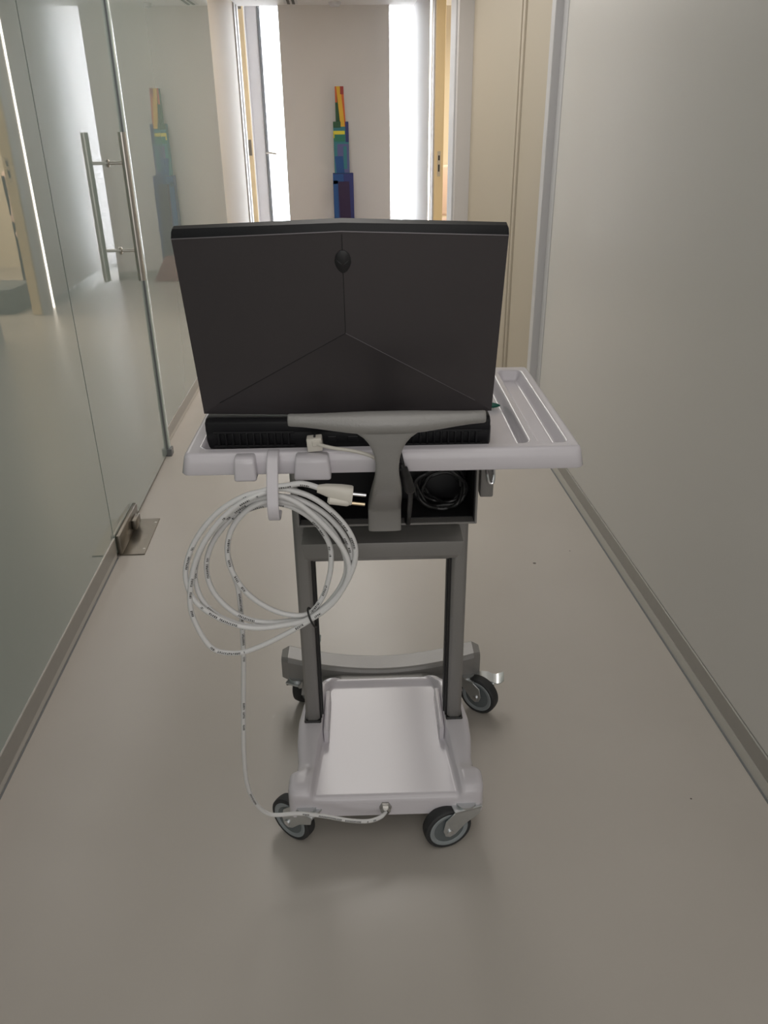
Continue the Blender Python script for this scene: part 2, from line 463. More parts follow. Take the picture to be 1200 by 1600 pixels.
wpart('joint_shadow', box(-0.7985, -0.7945, Y0, 2.474, 0.0, 0.0015), M_dark, bl)  # left strip, likewise coloured as the shadow in the joint
bf = empty('baseboard_far', (0.80, 8, 0))
tag(bf, 'grey skirting along the far right wall', 'baseboard', kind='structure')
wpart('skirting', box(0.788, 0.80, 6.98, 9.30, 0.0, 0.07, 0.002, 1), M_alu, bf)
wpart('skirting', box(-0.425, 0.575, 8.338, 8.35, 0.0, 0.07, 0.002, 1), M_alu, bf)

# ceiling fittings
cv = empty('ceiling_vent', (-0.30, 8.10, ZC))
tag(cv, 'black two slot air vent in the ceiling by the left window slot', 'vent')
finish('vent_plate', box(-0.06, 0.06, -0.16, 0.16, -0.003, 0.0, 0.001, 1), M_lacquer, cv)
for x in (-0.032, 0.012):
    finish('vent_slot', box(x, x + 0.024, -0.15, 0.15, -0.006, -0.003), M_black, cv)
tag(finish('smoke_detector', lathe([(0.001, -0.034), (0.038, -0.034), (0.052, -0.022), (0.055, 0.0)], 28), M_lacquer, loc=(0.085, 8.16, ZC)),
    'round pale smoke detector on the ceiling above the totem', 'detector')

# ------------------------------------------------------------ totem in front of the end panel
to = empty('totem_sculpture', (0.115, 8.2, 0))
tag(to, 'tall stepped totem painted in purple, blue, teal and yellow before the end panel', 'sculpture')
def tcol(name, c): return mat('totem_' + name, c, 0.55, noise=(14, 0.06))
T_navy = tcol('navy', (0.025, 0.035, 0.17)); T_purple = tcol('purple', (0.028, 0.010, 0.055)); T_blue = tcol('blue', (0.012, 0.075, 0.25))
T_teal = tcol('teal', (0.035, 0.20, 0.24)); T_green = tcol('green', (0.02, 0.085, 0.035)); T_sea = tcol('sea_green', (0.02, 0.19, 0.13))
T_yellow = tcol('yellow', (0.72, 0.43, 0.03)); T_lemon = tcol('lemon', (0.68, 0.60, 0.04)); T_red = tcol('red', (0.32, 0.03, 0.02))
T_orange = tcol('orange', (0.62, 0.12, 0.02)); T_slate = tcol('slate', (0.10, 0.11, 0.27)); T_base = tcol('base', (0.22, 0.05, 0.06))
def tblock(x0, x1, z0, z1, d, m, parent=to, name='block', sh=0.0):
    bm = box(x0, x1, -d, d, z0, z1, 0.002, 1)
    for v in bm.verts:
        v.co.x += sh * (1 - (v.co.z - z0) / (z1 - z0))
    return finish(name, bm, m, parent)
def tpanel(x0, x1, z0, z1, d, m, parent, sh=0.0, t=0.004):
    bm = box(x0, x1, -d - t, -d, z0, z1)
    for v in bm.verts:
        v.co.x += sh * (1 - (v.co.z - z0) / (z1 - z0))
    return finish('colour_panel', bm, m, parent)
finish('base', prism([(-0.20, 0.0), (0.20, 0.0), (0.06, 0.24), (-0.06, 0.24)], -0.10, 0.10, 'y', 0.004, 1), T_base, to)
b1 = tblock(-0.100, 0.094, 0.20, 0.962, 0.055, T_navy)
tpanel(-0.100, 0.0, 0.87, 0.955, 0.055, T_blue, b1)
tpanel(-0.098, -0.055, 0.40, 0.90, 0.055, T_blue, b1)
tpanel(-0.052, 0.052, 0.22, 0.89, 0.055, T_purple, b1, 0.02, 0.006)
b2 = tblock(-0.081, 0.060, 0.962, 1.402, 0.048, T_teal)
tpanel(0.030, 0.060, 1.23, 1.40, 0.048, T_navy, b2)
tpanel(-0.076, 0.0, 0.965, 1.11, 0.048, T_blue, b2, 0.012)
tpanel(-0.050, 0.058, 0.965, 1.215, 0.048, T_slate, b2, 0.0, 0.002)
tpanel(0.006, 0.038, 1.00, 1.195, 0.048, T_teal, b2)
tpanel(-0.080, 0.025, 1.235, 1.29, 0.048, T_sea, b2)
tpanel(-0.082, -0.012, 1.352, 1.402, 0.048, T_green, b2)
tpanel(-0.083, 0.024, 1.295, 1.325, 0.048, T_lemon, b2, 0.0, 0.006)
tpanel(-0.083, -0.072, 1.265, 1.300, 0.048, T_lemon, b2, 0.0, 0.006)
b3 = tblock(-0.055, 0.024, 1.402, 1.690, 0.035, T_green)
tpanel(-0.055, -0.038, 1.56, 1.690, 0.035, T_orange, b3, 0.0, 0.003)
tpanel(-0.043, -0.004, 1.36, 1.690, 0.035, T_yellow, b3, 0.03, 0.016)
tpanel(0.000, 0.024, 1.36, 1.625, 0.035, T_orange, b3, 0.012, 0.014)
tpanel(-0.008, 0.024, 1.625, 1.690, 0.035, T_red, b3, 0.0, 0.017)

# ------------------------------------------------------------ things in the lit side room
ch = empty('upholstered_chair', (1.24, 8.45, 0), math.radians(180))
tag(ch, 'pale pink upholstered chair with a dark frame behind the lit doorway', 'chair')
finish('seat', box(-0.24, 0.24, -0.24, 0.24, 0.42, 0.50, 0.03, 3), M_pink, ch)
finish('backrest', box(-0.24, 0.24, 0.19, 0.25, 0.56, 1.02, 0.028, 3), M_pink, ch)
for x in (-0.22, 0.22):
    finish('leg', tube([(x, -0.21, 0.0), (x, -0.20, 0.43)], 0.013, 10, smooth=False), M_black, ch)
    finish('leg', tube([(x, 0.24, 0.0), (x, 0.225, 0.45), (x, 0.265, 0.98)], 0.013, 10), M_black, ch)
bxg = empty('storage_box', (1.18, 6.95, 0), 0.1)
tag(bxg, 'low slate grey storage box on the side room floor', 'box')
finish('body', box(-0.16, 0.16, -0.22, 0.22, 0.0, 0.16, 0.006, 2), M_boxgrey, bxg)
finish('lid', box(-0.168, 0.168, -0.228, 0.228, 0.16, 0.20, 0.006, 2), M_boxgrey, bxg)

# ------------------------------------------------------------ the instrument cart
CO = Vector((0.065, 1.183, 0)); CR = math.radians(-2.0)
cart = empty('instrument_cart', CO, CR)
tag(cart, 'white and grey wheeled instrument cart with tray, handle and open cable box', 'cart')
def cpart(name, bm, m, parent=cart, **k): return finish(name, bm, m, parent, **k)

def sstep(t):
    t = max(0.0, min(1.0, t)); return t * t * (3 - 2 * t)
def interp(tab, x):
    if x <= tab[0][0]: return tab[0][1]
    for (a, va), (b, vb) in zip(tab, tab[1:]):
        if x <= b:
            return va + (vb - va) * (x - a) / (b - a)
    return tab[-1][1]

# base cover: white moulded platform with two rails ramping up to the posts
W_TAB = [(0.0, .189), (.004, .194), (.010, .1975), (.02, .200), (.050, .200), (.056, .197), (.060, .190), (.064, .186), (.09, .184), (.14, .189), (.19, .189), (.25, .182), (.30, .171), (.34, .157), (.365, .142), (.378, .128)]
XI_TAB = [(0, .148), (.02, .146), (.15, .135), (.165, .130), (.30, .130), (.33, .128), (.352, .120), (.378, .105)]
ZR_TAB = [(0, .138), (.02, .147), (.05, .150), (.075, .146), (.18, .170), (.29, .170), (.33, .160), (.355, .148), (.378, .145)]
def base_cover():
    ys = [0, .002, .005, .009, .014, .02, .03, .04, .046, .051, .056, .061, .066, .072, .08, .09, .105, .12, .14, .152, .158, .165, .175, .19, .21, .23, .25, .27, .29, .30, .31, .32, .33, .34, .35, .357, .362, .366, .370, .374, .378]
    rings = []
    for y in ys:
        wv = interp(W_TAB, y); xi = interp(XI_TAB, y); zr = interp(ZR_TAB, y)
        zp = .127 + .004 * sstep(y / .3) + .010 * sstep((y - .35) / .012)
        eb = min(y, .378 - y)
        drop = .014 * (1 - math.sqrt(max(0, 1 - (1 - min(eb, .012) / .012) ** 2)))
        half = []
        for d in (0, .0012, .004, .008, .013, .02):
            e = .013 * (1 - math.sqrt(max(0, 1 - (1 - min(d, .013) / .013) ** 2)))
            half.append((wv - d, max(zr - e - drop, .10)))
        xr = xi + .008
        xr = min(xr, wv - .022)
        half += [((wv - .02 + xr) / 2, zr - drop), (xr, zr - .0005 - drop), (xr - .002, zr - .003 - drop)]
        xb = xr - .007
        half += [(xb + .002, zp + .003 - drop), (xb - .001, zp + .0006 - drop), (xb - .006, zp - drop), (xb * .6, zp - drop), (xb * .25, zp - drop)]
        row = [(-x, y, z) for x, z in half] + [(0, y, zp - drop)] + [(x, y, z) for x, z in half[::-1]]
        rings.append(row)
    bm = loft(rings, cap=False, closed=False)
    # skirt
    bnd = [e for e in bm.edges if e.is_boundary]
    r = bmesh.ops.extrude_edge_only(bm, edges=bnd)
    nv = [v for v in r['geom'] if isinstance(v, bmesh.types.BMVert)]
    for v in nv:
        v.co.z = .082 + .02 * sstep(v.co.y / .1)
        v.co.x *= 1.006
        if v.co.y < .01: v.co.y -= .002
    bnd = [e for e in bm.edges if e.is_boundary]
    r = bmesh.ops.extrude_edge_only(bm, edges=bnd)
    for v in [v for v in r['geom'] if isinstance(v, bmesh.types.BMVert)]:
        v.co.x *= .97; v.co.y = v.co.y * .965 + .006
    bnd = [e for e in bm.edges if e.is_boundary]
    r = bmesh.ops.extrude_edge_only(bm, edges=bnd)
    for v in [v for v in r['geom'] if isinstance(v, bmesh.types.BMVert)]:
        v.co.z = .108
    bmesh.ops.recalc_face_normals(bm, faces=bm.faces)
    return bm
bc = cpart('base_cover', base_cover(), M_white, sharp=50)
# under-frame plate the casters bolt to
cpart('chassis_plate', prism([(-.185, .01), (.185, .01), (.17, .30), (.11, .37), (.10, .44), (-.10, .44), (-.11, .37), (-.17, .30)], .100, .107, 'z'), M_grey)
gl = cpart('cable_gland', lathe([(.0125, 0), (.0125, .006), (.0105, .007), (.0105, .014), (.0065, .017), (.0065, .006)], 6, (0, -1, 0), (-.002, .000, .104)), M_alu, bc)
gl['label'] = 'hexagonal metal cable gland'
for s in (-1, 1):
    cpart('post_socket', box(s * .1565 - .0185, s * .1565 + .0185, .181, .2645, .165, .1735, .002, 1), M_black, bc)
    for y in (.30,):
        cpart('rail_boss', box(s * .127 - .006, s * .127 + .006, .16, .30, .127, .165, .005, 2), M_white, bc)

# posts: extruded columns with a black insert on the inner face
def post(s):
    x0, x1 = s * .1720, s * .1410
    a, b = min(x0, x1), max(x0, x1)
    c = .006
    pts = [(a, .185 + c), (a + c, .185), (b - c, .185), (b, .185 + c), (b, .262 - c), (b - c, .262), (a + c, .262), (a, .262 - c)]
    return prism(pts, .168, .885, 'z', 0.0008, 1)
for s in (-1, 1):
    p = cpart('post', post(s), M_grey)
    xi = s * .1410
    gs = finish('groove_strip', box(min(xi, xi - s * .0045), max(xi, xi - s * .0045), .194, .257, .172, .70), M_black, p)
    finish('groove_lip', box(min(xi, xi - s * .0075), max(xi, xi - s * .0075), .206, .216, .172, .70), M_rubber, p)

# cross bar under the box
cb = prism([(.100, .660), (.170, .660), (.170, .618), (.112, .618), (.100, .630)], -.150, .152, 'x', 0.002, 2)
for v in cb.verts:
    if v.co.z < .64:
        t = min(1, (.64 - v.co.z) / .02)
        v.co.x *= 1 - .075 * t
cpart('cross_bar', cb, M_grey)
cpart('rear_rail', box(-.141, .141, .20, .255, .566, .600, .002, 1), M_grey)

cpart('light_block_plate', box(-.141, .141, .180, .190, .600, .885, .001, 1), M_grey)  # unseen plate added to stop light from behind reaching the cross bar

# open cable box
xa, xb_, ya, yb, za, zb, t = -.149, .166, .048, .178, .722, .893, .004
bx = bmesh.new()
join(bx, box(xa, xa + t, ya, yb, za, zb, .0008, 1)); join(bx, box(xb_ - t, xb_, ya, yb, za, zb, .0008, 1))
join(bx, box(xa + t, xb_ - t, ya, yb, za, za + t, .0008, 1)); join(bx, box(xa + t, xb_ - t, yb - t, yb, za + t, zb))
sb = cpart('storage_box', bx, M_grey)
ln = bmesh.new(); u = .0015
join(ln, box(xa + t, xa + t + u, ya + .006, yb - t, za + t, zb)); join(ln, box(xb_ - t - u, xb_ - t, ya + .006, yb - t, za + t, zb))
join(ln, box(xa + t, xb_ - t, ya + .02, yb - t, za + t, za + t + u)); join(ln, box(xa + t + u, xb_ - t - u, yb - t - u, yb - t, za + t + u, zb))
finish('lining', ln, M_boxliner, sb)
cpart('corner_plate', box(-.152, -.108, .036, .047, .820, .893, .001, 1), M_grey)
ab = cpart('accessory_bracket', box(.1735, .197, .075, .125, .760, .893, .003, 2), M_grey)
hk = tube([(.182, .073, .818), (.184, .066, .806), (.187, .064, .794), (.193, .064, .793), (.195, .066, .804), (.195, .073, .818)], .0028, 10)
finish('clasp', hk, M_chrome, ab)

# tray
def rr_sdf(x, y, x0, x1, y0, y1, r):
    cx, cy, hx, hy = (x0 + x1) / 2, (y0 + y1) / 2, (x1 - x0) / 2, (y1 - y0) / 2
    qx, qy = abs(x - cx) - hx + r, abs(y - cy) - hy + r
    return min(max(qx, qy), 0) + math.hypot(max(qx, 0), max(qy, 0)) - r
TX0, TX1, TY0, TY1, TZ = -.290, .290, -.122, .310, .930
def lines(lo, hi, dense, step=.016):
    out = {lo, hi}
    x = lo
    while x < hi: out.add(round(x, 4)); x += step
    for c, h in dense:
        k = c - h
        while k <= c + h: out.add(round(k, 4)); k += .0022
    o = sorted(v for v in out if lo <= v <= hi)
    r = [o[0]]
    for v in o[1:]:
        if v - r[-1] > .0009: r.append(v)
    r[-1] = hi
    return r
def tray():
    xs = lines(TX0, TX1, [(TX0 + .012, .012), (-.266, .010), (.215, .012), (.234, .010), (.268, .010), (TX1 - .012, .012)])
    ys = lines(TY0, TY1, [(TY0 + .010, .010), (-.098, .014), (.276, .014), (.292, .010), (TY1 - .010, .010)])
    bm = bmesh.new()
    grid = []
    r0 = .011
    def height(x, y):
        z = TZ
        d = rr_sdf(x, y, -.268, .218, -.102, .284, .016)
        z -= .020 * sstep(-d / .010)
        d = rr_sdf(x, y, .226, .274, -.102, .284, .012)
        z -= .018 * sstep(-d / .013)
        d = -rr_sdf(x, y, TX0, TX1, TY0, TY1, r0)
        z -= .007 * (1 - math.sqrt(max(0, 1 - (1 - min(max(d, 0), .007) / .007) ** 2)))
        return z
    for y in ys:
        row = []
        for x in xs:
            px, py = x, y
            cx = min(max(x, TX0 + r0), TX1 - r0); cy = min(max(y, TY0 + r0), TY1 - r0)
            dd = math.hypot(x - cx, y - cy)
            if x != cx and y != cy and dd > r0:
                px, py = cx + (x - cx) * r0 / dd, cy + (y - cy) * r0 / dd
            row.append(bm.verts.new((px, py, height(px, py))))
        grid.append(row)
    for a, b in zip(grid, grid[1:]):
        for i in range(len(a) - 1):
            bm.faces.new((a[i], a[i + 1], b[i + 1], b[i]))
    bmesh.ops.dissolve_degenerate(bm, edges=bm.edges, dist=1e-5)
    for z, g in ((.900, 1.015), (.8975, 1.008), (.908, .985)):
        bnd = [e for e in bm.edges if e.is_boundary]
        r = bmesh.ops.extrude_edge_only(bm, edges=bnd)
        for v in [v for v in r['geom'] if isinstance(v, bmesh.types.BMVert)]:
            v.co.z = z
            if z == .900:
                v.co.x *= 1.016; v.co.y = (v.co.y - .094) * 1.010 + .094
            elif z < .90:
                v.co.x *= .994; v.co.y = (v.co.y - .094) * .994 + .094
            else:
                v.co.x *= .985; v.co.y = (v.co.y - .094) * .985 + .094
    bnd = [e for e in bm.edges if e.is_boundary]
    bmesh.ops.contextual_create(bm, geom=bnd)
    bmesh.ops.recalc_face_normals(bm, faces=bm.faces)
    return bm
tr = cpart('tray', tray(), M_white, sharp=60)
def bump_block(x0, x1):
    bm = prism([(-.140, .9245), (-.134, .9295), (-.116, .9295), (-.116, .8935), (-.142, .8935)], x0, x1, 'x', 0.004, 3)
    xc = (x0 + x1) / 2
    for v in bm.verts:
        v.co.x = xc + (v.co.x - xc) * (1 - .12 * (v.co.z - .8935) / .036)
    return bm
cpart('hook_boss', bump_block(-.216, -.183), M_white, tr)
cpart('hook_boss', bump_block(-.130, -.076), M_white, tr)
def strap(path, hw, th, xc):
    P = catmull(path, 6); rings = []
    for i, p in enumerate(P):
        tg = (P[min(i + 1, len(P) - 1)] - P[max(i - 1, 0)]).normalized()
        nn = Vector((1, 0, 0)).cross(tg).normalized()
        c = .0012
        prof = [(-hw, -th + c), (-hw + c, -th), (hw - c, -th), (hw, -th + c), (hw, th - c), (hw - c, th), (-hw + c, th), (-hw, th - c)]
        rings.append([p + Vector((xc + a, 0, 0)) + nn * b for a, b in prof])
    return loft(rings)
ck = cpart('cable_hook', strap([(0, -.112, .930), (0, -.126, .931), (0, -.138, .925), (0, -.152, .908), (0, -.164, .890), (0, -.171, .872), (0, -.172, .858), (0, -.166, .846), (0, -.152, .842), (0, -.138, .845)], .0082, .0022, -.159), M_white, tr)

# handle: tapered cross bar on a waisted stem that bends under the tray
def handle():
    bm = bmesh.new()
    rings = []
    for x in [-.130, -.1298, -.129, -.127, -.11, -.09, -.07, -.05, -.035, -.02, -.005, .004, .012, .027, .042, .057, .077, .097, .117, .135, .137, .1378, .138]:
        tt = 1 - min(1, abs(x - .004) / .134)
        rz = .0085 + .0072 * sstep(tt * 1.15)
        ry = .0095 + .007 * sstep(tt * 1.1)
        e = min(x + .130, .138 - x)
        k = .80 + .2 * math.sqrt(max(0, 1 - (1 - min(e, .003) / .003) ** 2))
        zc = .9955 - .004 * sstep(tt * 1.2)
        yc = -.174 + .006 * (abs(x - .004) / .134) ** 2
        rings.append([(x, yc + ry * k * math.cos(q * math.pi / 12), zc + rz * k * math.sin(q * math.pi / 12)) for q in range(24)])
    join(bm, loft(rings))
    ST = [(.990, -.174, .060, .007), (.983, -.174, .050, .008), (.978, -.173, .041, .009), (.972, -.172, .033, .0095), (.964, -.170, .0265, .010), (.955, -.168, .0222, .010), (.943, -.165, .0185, .010), (.930, -.162, .0168, .010), (.917, -.158, .0165, .010),
          (.902, -.153, .0178, .010), (.888, -.144, .0200, .010), (.872, -.126, .0222, .010), (.850, -.094, .0240, .010), (.820, -.045, .0260, .010), (.790, .003, .0276, .010), (.772, .028, .0284, .009), (.764, .034, .0285, .009), (.757, .036, .0285, .009), (.722, .036, .0285, .009)]
    rings = []
    for i, (z, y, hw, th) in enumerate(ST):
        a = ST[max(i - 1, 0)]; b = ST[min(i + 1, len(ST) - 1)]
        tg = Vector((0, b[1] - a[1], b[0] - a[0])).normalized()
        nn = Vector((1, 0, 0)).cross(tg).normalized()
        prof = []
        for q in range(20):
            an = 2 * math.pi * q / 20
            ca, sa = math.cos(an), math.sin(an)
            ex = .45
            prof.append((hw * math.copysign(abs(ca) ** ex, ca), th * math.copysign(abs(sa) ** ex, sa)))
        rings.append([Vector((.004 + aa, y, z)) + nn * bb for aa, bb in prof])
    join(bm, loft(rings))
    return bm
hd = cpart('handle', handle(), M_greyhandle, sharp=40)

# front beam, bowed towards the platform with a central web
def beam():
    bm = bmesh.new(); rings = []
    N = 28
    for i in range(N + 1):
        x = -.252 + .504 * i / N
        q = (abs(x) / .252)
        yc = .438 + .034 * q ** 2
        zt = .138 + .020 * q ** 1.8
        e = min(1, (1 - q) / .06)
        hd_ = .034
        zb_ = .092 + .0 * q
        zt2 = zt - .010 * (1 - e) ** 2
        c = .009
        hd2 = hd_ * (.72 + .28 * math.sqrt(max(0, 1 - (1 - e) ** 2)))
        rings.append([(x, yc - hd2, zb_), (x, yc - hd2, zt2 - c), (x, yc - hd2 + c * .4, zt2 - c * .3), (x, yc - hd2 + c, zt2), (x, yc + hd2 - c, zt2), (x, yc + hd2 - c * .4, zt2 - c * .3), (x, yc + hd2, zt2 - c), (x, yc + hd2, zb_)])
    join(bm, loft(rings))
    join(bm, prism([(-.20, .100), (-.13, .096), (-.105, .085), (-.095, .072), (.095, .072), (.105, .085), (.13, .096), (.20, .100), (.10, .125), (-.10, .125)], .360, .43, 'y', 0.003, 2))
    return bm
cpart('front_beam', beam(), M_grey, sharp=22)

# casters
def caster(sx, sy, ang, brake=None, ztop=.103, lift=0.0):
    """swivel point (sx, sy), ang = direction in which the wheel trails; the fork carries the wheel"""
    d = Vector((math.cos(ang), math.sin(ang), 0)); nrm = Vector((-d.y, d.x, 0))
    ctr = d * .040 + Vector((0, 0, .0505))
    fk = bmesh.new()
    Mx = Matrix(((d.x, nrm.x, 0, 0), (d.y, nrm.y, 0, 0), (0, 0, 1, 0), (0, 0, 0, 1)))
    for s in (-1, 1):
        cheek = prism([(-.028, ztop - .003), (.030, ztop - .003), (.050, .080), (.0545, .056), (.050, .041), (.040, .036), (.028, .041), (.006, .064), (-.024, .082)], s * .0175 - .0014, s * .0175 + .0014, 'y', 0.0007, 1)
        join(fk, cheek)
    join(fk, box(-.029, .031, -.0189, .0189, ztop - .006, ztop - .001, .001, 1))
    join(fk, lathe([(.021, ztop - .001), (.021, ztop + .004)], 24))
    bmesh.ops.transform(fk, matrix=Mx, verts=fk.verts)
    c = cpart('caster', fk, M_zinc, loc=(sx, sy, 0))
    finish('tire', lathe([(.041, -.0125), (.046, -.0135), (.0495, -.011), (.0505, -.005), (.0505, .005), (.0495, .011), (.046, .0135), (.041, .0125), (.041, -.0125)], 40, nrm, ctr, close=False), M_rubber, c)
    wb = lathe([(.010, -.0150), (.012, -.0130), (.032, -.0118), (.0345, -.0136), (.0400, -.0138), (.0415, -.0128), (.0415, .0128), (.0400, .0138), (.0345, .0136), (.032, .0118), (.012, .0130), (.010, .0150)], 40, nrm, ctr)
    for f in wb.faces:
        q = f.calc_center_median() - ctr; q = q - nrm * q.dot(nrm)
        if .033 < q.length: f.material_index = 1
    finish('wheel', wb, [M_wheel, M_rim], c)
    finish('axle_bolt', lathe([(.0045, -.023), (.0065, -.0225), (.0065, -.019), (.005, -.019), (.005, .019), (.0065, .019), (.0065, .0225), (.0045, .023)], 12, nrm, ctr), M_chrome, c)
    if brake is not None:
        bd = Vector((math.cos(brake), math.sin(brake), 0)); bn = Vector((-bd.y, bd.x, 0))
        Bx = Matrix(((bd.x, bn.x, 0, 0), (bd.y, bn.y, 0, 0), (0, 0, 1, 0), (0, 0, 0, 1)))
        bp = bmesh.new()
        rings = []
        for u_, z_, hw in ((.012, .0865, .012), (.022, .090, .015), (.040, .0905, .0175), (.055, .087, .0185), (.068, .080, .018), (.078, .077, .020), (.088, .080, .021), (.095, .085, .018)):
            z_ += lift * u_
            rings.append([(u_, -hw, z_ - .002), (u_, hw, z_ - .002), (u_, hw, z_), (u_, -hw, z_)])
        join(bp, loft(rings))
        join(bp, box(.060, .072, -.0215, .0215, .071 + lift * .066, .078 + lift * .066, .0012, 1))
        join(bp, tube([(.030, -.021, .088), (.030, .021, .088)], .004, 10, smooth=False))
        bmesh.ops.transform(bp, matrix=Bx, verts=bp.verts)
        finish('brake_pedal', bp, M_zinc, c)
    return c
caster(.163, .006, math.radians(196))
caster(-.163, .006, math.radians(143))
caster(.216, .436, math.radians(-38), math.radians(-8), .095, 0.12)
caster(-.214, .440, math.radians(66), math.radians(62), .095, 0.9)

# ------------------------------------------------------------ laptop on the tray
def cw(x, y, z):
    return CO + Matrix.Rotation(CR, 3, 'Z') @ Vector((x, y, z))
LT = empty('laptop', cw(-.052, -.066, .9108), CR - math.radians(1.4))
tag(LT, 'open black gunmetal laptop with faceted lid seen from behind, standing on the cart tray', 'laptop')
# local: x right, y away from camera, z up; rear edge at y=0
body = prism([(-.212, 0.0), (.212, 0.0), (.216, .012), (.214, .26), (.20, .29), (.02, .298), (-.02, .298), (-.20, .29), (-.214, .26), (-.216, .012)], .004, .034, 'z', 0.003, 2)
ba = finish('base', body, M_lap, LT)
for x in (-.17, .17):
    for y in (.03, .25):
        finish('rubber_foot', box(x - .03, x + .03, y - .006, y + .006, 0.0, .005, .002, 1), M_rubber, ba)
rb = finish('hinge_block', prism([(-.003, .030), (-.003, .046), (.006, .0505), (.040, .0505), (.040, .030)], -.213, .213, 'x', 0.002, 2), M_lap, LT)
# rear vents: recessed dark slots between fins
for x0, nn_ in ((-.196, 11), (.086, 11)):
    for k in range(nn_):
        x = x0 + k * .0105
        finish('vent_fin', box(x, x + .0035, -.0042, .001, .0105, .029, .0006, 1), M_lap, ba)
    finish('vent_rim', box(x0 - .006, x0 + nn_ * .0105, -.0036, .001, .0285, .0315, .0006, 1), M_lap, ba)
    finish('vent_rim', box(x0 - .006, x0 + nn_ * .0105, -.0036, .001, .0070, .0100, .0006, 1), M_lap, ba)
for x0, w_ in ((-.055, .014), (-.030, .012), (.0, .015), (.024, .010), (.045, .014)):
    finish('port', box(x0, x0 + w_, -.0012, .002, .014, .022, .0005, 1), M_emblem, ba)
finish('keyboard', box(-.17, .17, .085, .19, .0335, .036, .0008, 1), M_emblem, ba)
# lid: three facets rising to a ridge
tilt = math.radians(13.0)
HL = .270
def lid_mesh():
    # lid local: z up along the lid, y towards the screen side, back at y=0
    bm = bmesh.new()
    hb, ht = .2160, .2185
    back = {'tl': (-ht, .004, HL), 'tc': (.003, -.006, HL + .011), 'tr': (ht, .004, HL), 'r': (.0025, -.008, .141), 'bl': (-hb, .004, .006), 'bc': (0, .002, .002), 'br': (hb, .004, .006), 'kl': (-.19, .003, .025), 'kr': (.19, .003, .025)}
    v = {k: bm.verts.new(p) for k, p in back.items()}
    for f in (('tl', 'kl', 'r', 'tc'), ('tc', 'r', 'kr', 'tr'), ('r', 'kl', 'bc'), ('r', 'bc', 'kr'), ('tl', 'bl', 'kl'), ('kl', 'bl', 'bc'), ('tr', 'kr', 'br'), ('kr', 'bc', 'br')):
        bm.faces.new([v[k] for k in f])
    bnd = [e for e in bm.edges if e.is_boundary]
    r = bmesh.ops.extrude_edge_only(bm, edges=bnd)
    for q in [q for q in r['geom'] if isinstance(q, bmesh.types.BMVert)]:
        q.co.y = .010
    bmesh.ops.recalc_face_normals(bm, faces=bm.faces)
    return bm
lid = finish('lid', lid_mesh(), M_lid, LT, sharp=0.3, loc=(0, .012, .048))
lid.rotation_euler = (math.radians(13.0), 0, 0)
# black upper edge sloping forward from the back cover to the screen
rings = []
for x, dz, dy in ((-.2190, 0, 0), (-.2172, .0006, 0), (.003, .011, -.0095), (.2172, .0006, 0), (.2190, 0, 0)):
    e = .0055 if abs(x) > .218 else (.002 if abs(x) > .2 else 0)
    zt = HL + dz * .55 + .0125 - e
    rings.append([(x, .0046 + dy, HL + dz - .0006), (x * .998, .0105 + dy * .6, zt), (x * .998, .0225, zt), (x, .0225, HL - .006), (x, .011, HL - .006)])
finish('top_edge', loft(rings), M_lap, lid)
finish('bezel', prism([(-.2155, .004), (.2155, .004), (.2165, HL - .001), (-.2165, HL - .001)], .0101, .0225, 'y', 0.001, 1), M_lap, lid)
finish('screen', box(-.19, .19, .0225, .0232, .03, HL - .02), M_screen, lid)
def thin(name, pts, r, m): return finish(name, tube(pts, r, 6, smooth=False), m, lid)
thin('edge_line', [(-.2185, .0040, HL), (.003, -.0060, HL + .011), (.2185, .0040, HL)], .0009, M_edge)
thin('crease', [(.003, -.0062, HL + .008), (.0025, -.0081, .141)], .0005, M_emblem)
thin('crease', [(.0025, -.0081, .141), (.19, .0028, .025)], .0005, M_edge)
thin('crease', [(.0025, -.0081, .141), (-.19, .0028, .025)], .0004, M_emblem)
# emblem: dark almond-shaped head with two slanted eyes
ez, ex_ = .242, .003
def headshape(sc, y):
    out = []
    for q in range(32):
        a = 2 * math.pi * q / 32
        x = .0108 * math.sin(a); z = .0150 * math.cos(a)
        if z < 0: x *= 1 - .20 * (-z / .0150)
        out.append((ex_ + x * sc, y, ez + z * sc))
    return out
eb = loft([headshape(1.0, -.0050), headshape(1.0, -.0074), headshape(.93, -.0079)])
for s in (-1, 1):
    ep = []
    for q in range(14):
        a = 2 * math.pi * q / 14
        x0, z0 = .0042 * math.cos(a), .0016 * math.sin(a)
        ep.append((ex_ + s * (.0047 + x0 * .82 + z0 * .3), z0 * .9 + x0 * .62 + ez - .0005))
    join(eb, prism(ep if s > 0 else ep[::-1], -.0083, -.0076, 'y'), mi=1)
em = finish('emblem', eb, [M_emblem, M_rubber], lid)
em['label'] = 'dark oval head emblem with slanted eyes'

